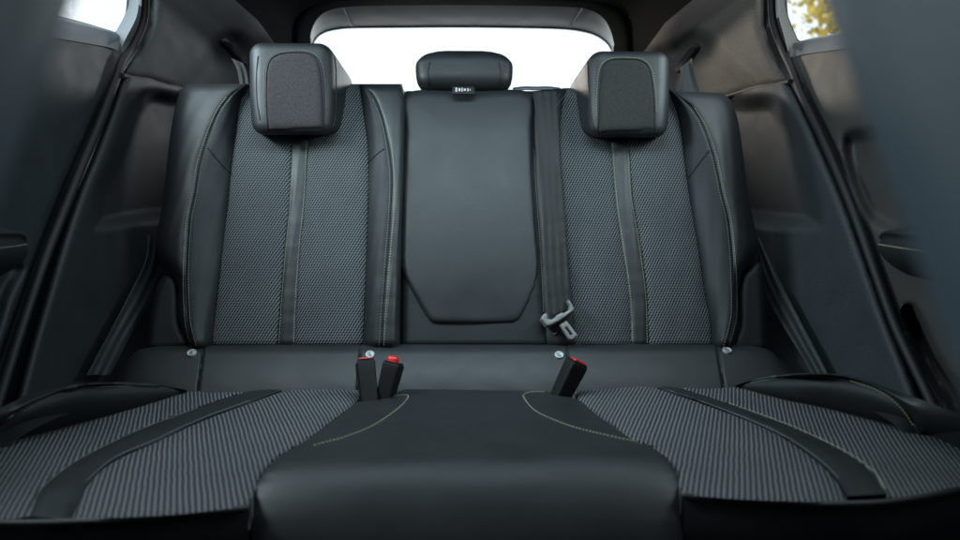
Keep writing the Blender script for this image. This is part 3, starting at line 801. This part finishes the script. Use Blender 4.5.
# upper pillar trims
nL = np.array([.967, -.255, -.1]); nR = np.array([-.967, -.255, -.1])
def pfn(wall, edge, bowl, depth):
    def fn(v, d):
        de = seg_dist(v, dense(edge, False, 6), False); w = 13
        x = np.clip((w - de) / w, 0, 1); off = .002 - .03 * (1 - np.sqrt(1 - .99 * x * x))
        dn = seg_dist(v, np.array(wall.seam), False); x = np.clip((5 - dn) / 5, 0, 1); off = off - .006 * x * x
        off = off - depth * sstep(sdf(v, dense(bowl, True, 6)) / 22 + .35)
        return wall(v, off)
    return fn
WL.seam = [(122, 74.5), (150, 78), (184, 88.5), (225, 98)]; WR.seam = [(790, 80.5), (758, 85.5), (728, 94.5), (690, 100)]
BOWL_L = [(176, 92), (188, 74), (203, 58), (214, 42), (230, 34), (246, 40), (256, 60), (260, 112), (178, 112)]
BOWL_R = [(668, 112), (668, 55), (680, 42), (698, 34), (714, 42), (726, 58), (742, 74), (756, 86), (756, 112)]
pl = thing('pillar_trim', 'dark grained upper pillar trim with a belt slot, left of the rear window', 'pillar trim', (-.66, 1.5, .95), 'upper pillar trims')
pL = fill('cover', pl, M['trim'], [(122, 74.5), (150, 78), (184, 88.5), (225, 98), (310, 98), (296, 60), (293, 40), (293, 18), (274, -2), (240, -60), (150, -60), (152, 0), (150, 25), (141, 47), (129, 64)],
          pfn(WL, edgeQL, BOWL_L, .03), 3, smooth_outline=False, step=2)
pr = thing('pillar_trim', 'grained upper pillar trim tinted as if warmly lit, with a belt slot, right of the rear window', 'pillar trim', (.66, 1.5, .95), 'upper pillar trims')
pR = fill('cover', pr, M['trim_lit_warm'], [(790, 80.5), (758, 85.5), (728, 94.5), (690, 100), (612, 100), (630, 60), (632, 40), (632, 18), (652, -2), (690, -60), (763, -60), (763, -10), (764, 25), (770, 46), (779, 66)],
          pfn(WR, edgeQR, BOWL_R, .03), 3, smooth_outline=False, step=2)
def slot(parent, cast, a, b, w):
    a, b = np.array(a, float), np.array(b, float); t = (b - a) / np.linalg.norm(b - a); n = np.array([-t[1], t[0]])
    o = [a + (n * math.cos(x) - t * math.sin(x)) * w for x in np.linspace(0, PI, 10)] + [b + (-n * math.cos(x) + t * math.sin(x)) * w for x in np.linspace(0, PI, 10)]
    v, F, rim = tri_fill(np.array(o), 1.2, .9); P, nn = cast(v)
    obj('belt_slot', P + nn * (.005 + puff(sdf(v, rim), 1.6, .010))[:, None], F, M['black'], parent, autosmooth=60)
cpl, cpr = Cast(pL), Cast(pR)
slot(pl, cpl, (223, 41.5), (242, 61.5), 4.2); slot(pr, cpr, (697, 47.5), (681, 69.5), 4.0)
for pp, ww in ((pl, WL), (pr, WR)):
    tube('gap_shade_backing', pp, M['rubber'], ww(crv([(x, y + 1.2) for x, y in ww.seam], 50), -.011), .006, 10)  # added dark tube: stands for the joint's shade and blocks leaking light
# seams between pillar and headliner
tube('roof_seam', pl, M['rubber'], cpl(crv([(256, -22), (268, 0), (278, 9), (288, 19)], 20))[0], .003)
tube('roof_seam', pr, M['rubber'], cpr(crv([(670, -22), (658, 0), (648, 9), (637, 19)], 20))[0], .003)

# side belts
def side_belt(label, lw, up, wall, k):
    t = thing('seat_belt', label, 'seat belt', wall(np.array(lw[0][-1], float), .02), 'outer rear seat belts')
    strip('lower_webbing', t, M['webbing_outer'], lw[0], lw[1], wall, .03, .03, 0, crease=.001, skirt=.0025, ns=24, hfun=lambda px, s, al: .0016 * np.cos(s * 2 * PI * 2.5))
    A, B = crv(up[0], 30), crv(up[1], 30); s = np.linspace(0, 1, 10)
    px = A[:, None] * (1 - s)[None, :, None] + B[:, None] * s[None, :, None]
    P = atY(px, np.linspace(1.66, 1.58, 30)[:, None] + 0 * px[..., 0] + .004 * np.cos(s * 9)[None])
    obj('upper_webbing', P.reshape(-1, 3), grid_faces(30, 10), M['webbing_up'], t)
M['webbing_up'] = mat('grey_webbing', (.03, .032, .034), .5, .4, bump=('noise', 900, .5, .0006))
side_belt('black outer belt at the left, leaving its pillar slot and running down beside the seat', ([(150, 235), (146, 262), (130, 295), (113, 328), (100, 352), (88, 375)], [(164, 262), (164, 274), (152, 300), (136, 326), (124, 348), (110, 375)]),
          ([(231, 58), (237, 70), (241, 92)], [(243, 63), (247, 74), (249, 92)]), WL, 1)
side_belt('black outer belt at the right, leaving its pillar slot and running down beside the seat', ([(757, 250), (760, 280), (776, 315), (800, 354), (812, 376)], [(758, 236), (780, 283), (800, 322), (820, 360), (829, 378)]),
          ([(680, 68), (680, 78), (676, 92)], [(692, 58), (694, 74), (700, 92)]), WR, -1)

# ================================================================== rear doors
DG = 'rear doors'
dl = thing('rear_door', 'left rear door with bright sill, window and stitched armrest', 'car door', (-.75, .8, .2), DG)
dr = thing('rear_door', 'right rear door with yellow-stitched armrest and autumn tree in its window', 'car door', (.75, .8, .2), DG)
def door(t, surf, outline, recesses, m, edge):
    def fn(v, d):
        off = 0 * v[:, 0]
        for poly, dp, bl in recesses: off = off - dp * sstep(sdf(v, dense(poly, True, 6)) / bl + .3)
        de = seg_dist(v, dense(edge, False, 6), False); x = np.clip((12 - de) / 12, 0, 1)
        return surf(v, off - .03 * (1 - np.sqrt(1 - .99 * x * x)))
    return fill('panel', t, m, outline, fn, 3, smooth_outline=False, step=2.5)
edDL = [(110, 38), (121, 48), (124, 62), (112, 92), (90, 140), (58, 212), (20, 318), (-15, 410), (-40, 480)]
door(dl, DL, [(-140, -12), (-60, 6), (0, 24), (45, 33), (80, 40)] + edDL + [(-140, 480)], [([(-60, 250), (20, 262), (8, 300), (-20, 380), (-60, 400)], .02, 18)], M['trim_low'], edDL)
edDR = [(790, 54), (793, 70), (804, 98), (830, 152), (857, 222), (880, 288), (905, 350), (940, 410), (975, 480)]
door(dr, DR, [(1080, 5), (1020, 17), (960, 28), (900, 36), (850, 44), (806, 51)] + edDR + [(1080, 480)],
     [([(843, 142), (860, 131), (910, 135), (910, 226), (874, 224), (852, 190)], .03, 18), ([(903, 313), (912, 305), (924, 322), (942, 360), (970, 392), (1010, 410), (1010, 440), (965, 425), (932, 385), (912, 345)], .045, 12)], M['trim_door_lit'] if 'trim_door_lit' in M else M['trim_lit_warm'], edDR)
def quad_loft(name, parent, m, A, B, pa, pb, n=60, k=10, bul=.008, nrm=None):
    a, b = pa(crv(A, n)), pb(crv(B, n)); s = np.linspace(0, 1, k)
    P = a[:, None] * (1 - s)[None, :, None] + b[:, None] * s[None, :, None]
    if nrm is not None: P = P + np.sin(PI * s)[None, :, None] * bul * np.asarray(nrm)
    return obj(name, P.reshape(-1, 3), grid_faces(n, k), m, parent, autosmooth=70)
XP = lambda x: (lambda q: Plane((x, 0, 0), (1, 0, 0))(q, 0 * q[:, 0]))
quad_loft('window_sill', dl, M['sill'], [(-200, -28), (-60, 10), (0, 27), (45, 36), (85, 43), (112, 48), (121, 53)], [(-180, -68), (-60, -22), (0, 1), (45, 14), (80, 23), (108, 31), (117, 36)], XP(-.75), XP(-.797), nrm=(.5, 0, .8), bul=.016)
quad_loft('window_sill', dr, M['sill'], [(1200, -30), (1060, 14), (960, 33), (900, 41), (843, 49), (806, 54), (790, 58)], [(1180, -80), (1060, -27), (960, 1), (900, 18), (848, 32), (815, 39), (797, 43)], XP(.75), XP(.797), nrm=(-.5, 0, .8), bul=.016)
quad_loft('window_frame', dl, M['sill'], [(140, -70), (140, -30), (139, 0), (136, 18), (127, 36), (122, 46)], [(128, -70), (128.5, -30), (128, 0), (125, 14), (119, 26), (114, 34)], XP(-.73), XP(-.797), nrm=(.5, -.5, 0))
quad_loft('window_frame', dr, M['trim_lit_warm'], [(776, -70), (776, -30), (777, 0), (779, 18), (784, 36), (788, 52)], [(786, -70), (785, -30), (785.5, 0), (788, 17), (793, 31), (800, 43)], XP(.73), XP(.797), nrm=(-.5, -.5, 0))
def pane(t, x, px):
    P = Plane((x, 0, 0), (1, 0, 0))(np.array(px, float), np.zeros(len(px))); obj('window_glass', P, [tuple(range(len(px)))], M['glass'], t, smooth=False)
pane(dl, -.800, [(-300, -90), (-60, -23), (0, 0), (45, 13), (80, 22), (117, 35), (130, 20), (134, -70)])
pane(dr, .800, [(1300, -110), (1060, -28), (960, 0), (900, 17), (848, 31), (797, 42), (784, 20), (780, -70)])
tube('glass_seal', dl, M['rubber'], XP(-.794)(crv([(-60, -21), (0, 2), (45, 14.5), (80, 23.5), (110, 32), (117, 34), (123, 24), (128, 8), (130, -40)], 80)), .004)
tube('glass_seal', dr, M['rubber'], XP(.794)(crv([(1060, -26), (960, 2), (900, 19), (848, 33), (812, 40), (799, 42.5), (791, 31), (786, 12), (784, -40)], 80)), .004)
def armrest(t, line, drop, sg, x_in, x_out):
    """padded rest: px line of the upper inner edge, going forward from its rounded rear end"""
    P = Plane((sg * x_in, 0, 0), (1, 0, 0))(crv(line, 50), np.zeros(50)); n = 50
    prof = [(0, .0), (.004, .009), (-.006, .014), (-.05, .015), (-.05, -.06), (-.02, -.055), (.0, -.035), (.005, -.015)]
    prof = dense(prof, True, 4); V = []
    for i in range(n):
        k = min(1, math.sqrt(1 - (1 - min(1, i / 7)) ** 2) + .02)
        for dx, dz in prof: V.append(P[i] + np.array([sg * -1 * (dx * (1 if dx > -.03 else 1)) - sg * 0 + sg * (1 - k) * .05, 0, (dz * drop + .02) * k - .02]))
    m = len(prof); F = [(i * m + j, i * m + (j + 1) % m, (i + 1) * m + (j + 1) % m, (i + 1) * m + j) for i in range(n - 1) for j in range(m)]
    F += [tuple(range(m)), tuple((n - 1) * m + j for j in range(m))[::-1]]
    return obj('armrest', V, F, M['leather_soft'], t, autosmooth=60), P
ar, Pa = armrest(dl, [(43, 238), (20, 238.5), (0, 239), (-60, 240), (-200, 243)], 1., -1, .716, .775)
ca = Cast(ar)
stitches('stitching', ar, M['thread'], [[(41, 241), (20, 245.5), (0, 248), (-60, 254)]], ca, length=.005)
ar, Pa = armrest(dr, [(864, 235), (885, 237), (907, 240), (960, 248), (1100, 268)], 1., 1, .712, .775)
ca = Cast(ar)
stitches('stitching', ar, M['thread'], [[(866, 242), (885, 245.5), (907, 249), (925, 252), (960, 258)]], ca, length=.0056, r=.0012)
# rubber lining between door and body
jamb = (lambda name, A, B, sg: quad_loft(name, None, M['rubber'], A, B, XP(sg * .742), XP(sg * .816), 90, 6, 0))
JL = jamb('door_seal', [(165, -60), (163, 0), (160, 25), (151, 50), (141, 70), (134, 84), (124, 110), (107, 155), (90, 195), (74, 240), (57, 295), (42, 345), (26, 405), (8, 470)],
     [(128, -60), (128, 0), (124, 18), (112, 38), (110, 50), (108, 70), (98, 95), (78, 142), (46, 214), (8, 320), (-26, 412), (-50, 480)], -1)
tag(JL, 'black rubber lining of the left rear door opening', 'rubber seal', 'door opening seals')
JR = jamb('door_seal', [(750, -60), (752, 0), (753, 25), (758, 47), (766, 70), (777, 86), (791, 114), (805, 144), (832, 206), (855, 268), (875, 323), (894, 370), (917, 429), (938, 475)],
     [(787, -60), (786, 0), (789, 18), (800, 44), (806, 56), (808, 75), (818, 100), (844, 154), (871, 224), (894, 290), (919, 352), (954, 412), (990, 482)], 1)
tag(JR, 'black rubber lining of the right rear door opening', 'rubber seal', 'door opening seals')
sp = crv([(146, -60), (145.5, 0), (143, 24), (133, 46), (122, 62), (116, 80), (100, 122), (84, 160), (66, 205), (45, 258), (22, 325), (0, 395), (-20, 460)], 120)
o = tube('seal_bead', JL, M['rubber'], XP(-.739)(sp), .0085, 10)
sp = crv([(771, -60), (771.5, 0), (774, 26), (783, 50), (793, 72), (802, 96), (824, 142), (851, 205), (874, 268), (895, 325), (916, 370), (945, 430), (965, 470)], 120)
o = tube('seal_bead', JR, M['rubber'], XP(.739)(sp), .0085, 10)

# ================================================================== tailgate and rear opening
OUT = [(300, 140), (293, 100), (291, 60), (291.5, 40), (293, 22), (301, 10), (318, 3.5), (350, .5), (400, -1), (463, -2), (530, -1), (580, 0), (610, 3), (625, 10), (631.5, 24), (633, 40), (633.5, 60), (632, 100), (626, 140)]
INN = [(316, 140), (311, 100), (309, 60), (309.5, 44), (312.5, 28), (320, 16), (332, 9.5), (355, 6.5), (400, 5.5), (463, 5.2), (530, 6), (575, 7.5), (592, 11), (604, 19), (611, 32), (614, 45), (615, 60), (613, 100), (608, 140)]
GLS = [(322, 140), (314, 100), (311, 60), (312, 45), (316, 37), (324, 31.5), (336, 28.5), (352, 27), (400, 26.5), (463, 26.2), (530, 27), (562, 28), (580, 30), (595, 34), (606, 41), (612, 49), (613.5, 60), (611, 100), (604, 140)]
Yc = lambda y: (lambda q: atY(q, np.full(len(q), y)))
o = quad_loft('hatch_surround', None, M['headliner'], OUT, INN, Yc(1.93), Yc(1.99), 160, 10, .02, (0, -1, 0))
tag(o, 'black rounded frame of the tailgate opening around the rear window', 'hatch frame')
tgt = thing('tailgate', 'closed tailgate with a bright rear window above the seats', 'tailgate', (0, 2.25, .1))
quad_loft('inner_trim', tgt, M['trim_gate'], [(x + (463 - x) * -.012, y) for x, y in INN], GLS, Yc(2.02), Yc(2.22), 160, 12, .008, (0, -.5, -.5))
for sx in ((343, 8, 352, 26), (583, 8, 570, 27)):
    tube('trim_joint', tgt, M['rubber'], np.linspace(atY([sx[0], sx[1]], 2.0), atY([sx[2], sx[3]], 2.19), 10), .0025)
g = Yc(2.225)(crv(GLS, 60)); obj('rear_glass', g, [tuple(range(60))], M['glass'], tgt, smooth=False)
tube('glass_border', tgt, M['rubber'], Yc(2.222)(crv(GLS, 160)), .005)
zb = atY([463, 91], 2.2)[2]
slab('lower_panel', tgt, M['trim_dark'], -.62, .62, 2.2, 2.26, .05, zb, .012)
for x, y in ((309.5, 43), (614.5, 51)):
    slab_c = atY([x, y], 2.0); V, F = rbox((.012, .02, .03), .004, 3); obj('buffer', V + slab_c, F, M['black'], tgt)

# ================================================================== roof, floor, body
def roof():
    A = Yc(1.925)(crv(OUT, 160)); A = A[20:-20]
    n = len(A); rows = []
    for k in range(14):
        a = k / 13; Y = 1.925 - a * 2.6
        R = []
        for p in A:
            x = p[0] * (1 + .25 * sstep(a * 4)); lim = .585
            z = p[2] + (1.36 - .14 * (abs(x) / .6) ** 4 - p[2]) * sstep(a * 6)
            R.append((x, Y, z))
        rows.append(R)
    V = np.array(rows); return obj('headliner', V.reshape(-1, 3), grid_faces(14, n), M['headliner'], None, autosmooth=60)
struct(roof())
struct(slab('cabin_floor', None, M['carpet'], -.8, .8, -1.2, 2.3, -.04, 0))
for nm, x0, x1, y0, y1, z0, z1 in (('body_side_and_blocker', -.86, -.82, -1.3, 2.3, -.02, .88), ('body_side_and_blocker', .82, .86, -1.3, 2.3, -.02, .88), ('bulkhead_light_block', -.8, .8, -1.3, -1.2, -.02, 1.1),  # unseen front wall, made tall to block windscreen light
                                   ('body_side_and_blocker', -.86, -.82, -1.3, .1, .88, 1.3), ('body_side_and_blocker', .82, .86, -1.3, .1, .88, 1.3), ('body_side_and_blocker', -.815, -.76, 1.66, 2.3, .88, 1.3), ('body_side_and_blocker', .76, .815, 1.66, 2.3, .88, 1.3)):  # upper front sides added across the window openings to block light
    struct(slab(nm, None, M['paint'], x0, x1, y0, y1, z0, z1))
gm = obj('ground', [(-150, -150, -.32), (150, -150, -.32), (150, 150, -.32), (-150, 150, -.32)], [(0, 1, 2, 3)], M['ground'], None, smooth=False); struct(gm)

# ================================================================== front seats
def front_seat(sg, xi, yedge, label, m):
    t = thing('front_seat', label, 'car seat', (sg * .38, -.15, .08), 'front seats')
    a = math.radians(-34)
    V, F = rbox((.50, .15, .86), .035, 10)
    V[:, 1] += .02 * (V[:, 0] / .25) ** 2 * -1
    c = np.array([sg * (xi + .25), yedge - .065, .76]) 
    off = rotx(a) @ np.array([0, 0, -.22])
    obj('backrest', V @ rotx(a).T + c + off, F, m, t, autosmooth=70)
    V, F = rbox((.5, .5, .15), .04, 10); obj('cushion', V @ rotx(math.radians(4)).T + np.array([sg * (xi + .25), -.48, .27]), F, m, t, autosmooth=70)
    V, F = rbox((.26, .1, .18), .04, 8); obj('headrest', V @ rotx(a * .6).T + c + rotx(a) @ np.array([0, .0, .36]), F, m, t, autosmooth=70)
    V, F = rbox((.42, .4, .12), .03, 4); obj('base', V + np.array([sg * (xi + .25), -.46, .13]), F, M['trim_dark'], t)
    return t
front_seat(-1, .122, .198, 'blurred edge of the left front seat in the near foreground', M['front_seat'])
front_seat(1, .125, .210, 'blurred edge of the right front seat in the near foreground', M['front_seat'])

# ================================================================== tree outside
tr = thing('tree', 'yellow autumn tree outside the right rear door window', 'tree', (4.7, 7.2, -.32))
b0 = np.array([4.7, 7.2, -.32])
k = np.linspace(0, 1, 14); tp = b0 + np.stack([.12 * np.sin(k * 3), .05 * np.sin(k * 5), k * 4.4], 1)
V, F = tube_mesh(tp, .16 * (1 - k * .75), 10)
Vs, Fs = V.tolist(), [list(f) for f in F]; tips = [tp[-1]]
for i in range(26):
    s0 = tp[random.randint(3, 12)]; an = random.uniform(0, 2 * PI); L = random.uniform(.5, 1.15)
    e = s0 + np.array([math.cos(an) * L * .8, math.sin(an) * L * .8, L * random.uniform(.3, .9)])
    q = np.linspace(s0, e, 7) + np.stack([0 * np.arange(7), 0 * np.arange(7), .08 * np.sin(np.linspace(0, PI, 7))], 1)
    V, F = tube_mesh(q, np.linspace(.045, .012, 7), 6); n0 = len(Vs); Vs += V.tolist(); Fs += [[x + n0 for x in f] for f in F]
    tips += [q[3], q[5], e]
obj('trunk', Vs, Fs, M['bark'], tr)
Vs, Fs = [], []
for c in tips:
    for kk in range(200):
        p = c + rng.normal(0, .2, 3) * np.array([1, 1, .8]); a = rng.normal(0, 1, 3); a /= np.linalg.norm(a); b = np.cross(a, rng.normal(0, 1, 3)); b /= np.linalg.norm(b)
        s_ = random.uniform(.035, .065); n0 = len(Vs)
        Vs += [p + a * s_, p + b * s_ * .6, p - a * s_, p - b * s_ * .6]; Fs.append((n0, n0 + 1, n0 + 2, n0 + 3))
obj('crown', Vs, Fs, M['leaf'], tr, smooth=False)

# ================================================================== light
w = bpy.data.worlds.new('World'); scene.world = w; w.use_nodes = True
bg = w.node_tree.nodes['Background']; bg.inputs[0].default_value = (.87, .95, 1., 1); bg.inputs[1].default_value = 1.35
def area(name, loc, target, sx, sy, power, color, spread=180):
    l = bpy.data.lights.new(name, 'AREA'); l.shape = 'RECTANGLE'; l.size = sx; l.size_y = sy; l.energy = power; l.color = color; l.spread = math.radians(spread)
    o = bpy.data.objects.new(name, l); col.objects.link(o); o.location = loc
    o.rotation_euler = (Vector(target) - Vector(loc)).to_track_quat('-Z', 'Y').to_euler(); return o
area('added_overhead_fill', (0, 1.02, 1.27), (0, 1.35, .5), .9, .14, 4.2, (.68, .90, 1.), 120)  # added fill under the roof to brighten the seat, not a real dome lamp
area('left_window_light', (-1.0, .97, 1.26), (.1, 1.5, .85), .6, .35, 21, (.76, .93, 1.), 150)
area('right_window_light', (1.0, .97, 1.26), (-.1, 1.5, .85), .6, .35, 10, (.76, .93, 1.), 150)
area('rear_window_light', (0, 2.65, 1.32), (0, .3, .95), 1.1, .35, 3, (.9, .96, 1.), 150)
area('rear_warm_light', (-.45, 2.5, 1.27), (.66, 1.6, 1.24), .4, .2, 2.4, (1., .86, .72), 45)
area('rear_cool_light', (.45, 2.5, 1.27), (-.66, 1.6, 1.24), .4, .2, 1.3, (.95, .97, 1.), 45)

scene.view_settings.view_transform = 'Standard'; scene.view_settings.look = 'None'; scene.view_settings.exposure = 0; scene.view_settings.gamma = 1
scene.render.engine = 'CYCLES'; scene.cycles.use_denoising = True
scene.cycles.max_bounces = 8; scene.cycles.diffuse_bounces = 2; scene.cycles.sample_clamp_indirect = 4
if False:
    dg = bpy.context.evaluated_depsgraph_get()
    for px in ((820,20),(835,10),(845,25),(760,200),(170,120)):
        d=Vector(ray(np.array(px,float))).normalized(); o0=Vector(CAM)
        for k in range(6):
            h=scene.ray_cast(dg,o0,d)
            if not h[0]: print(px,'sky'); break
            print(px,h[4].name,h[4].parent and h[4].parent.name,[round(x,2) for x in h[1]]); o0=h[1]+d*.001
for o in bpy.data.objects:
    if '_base' in o: del o['_base']
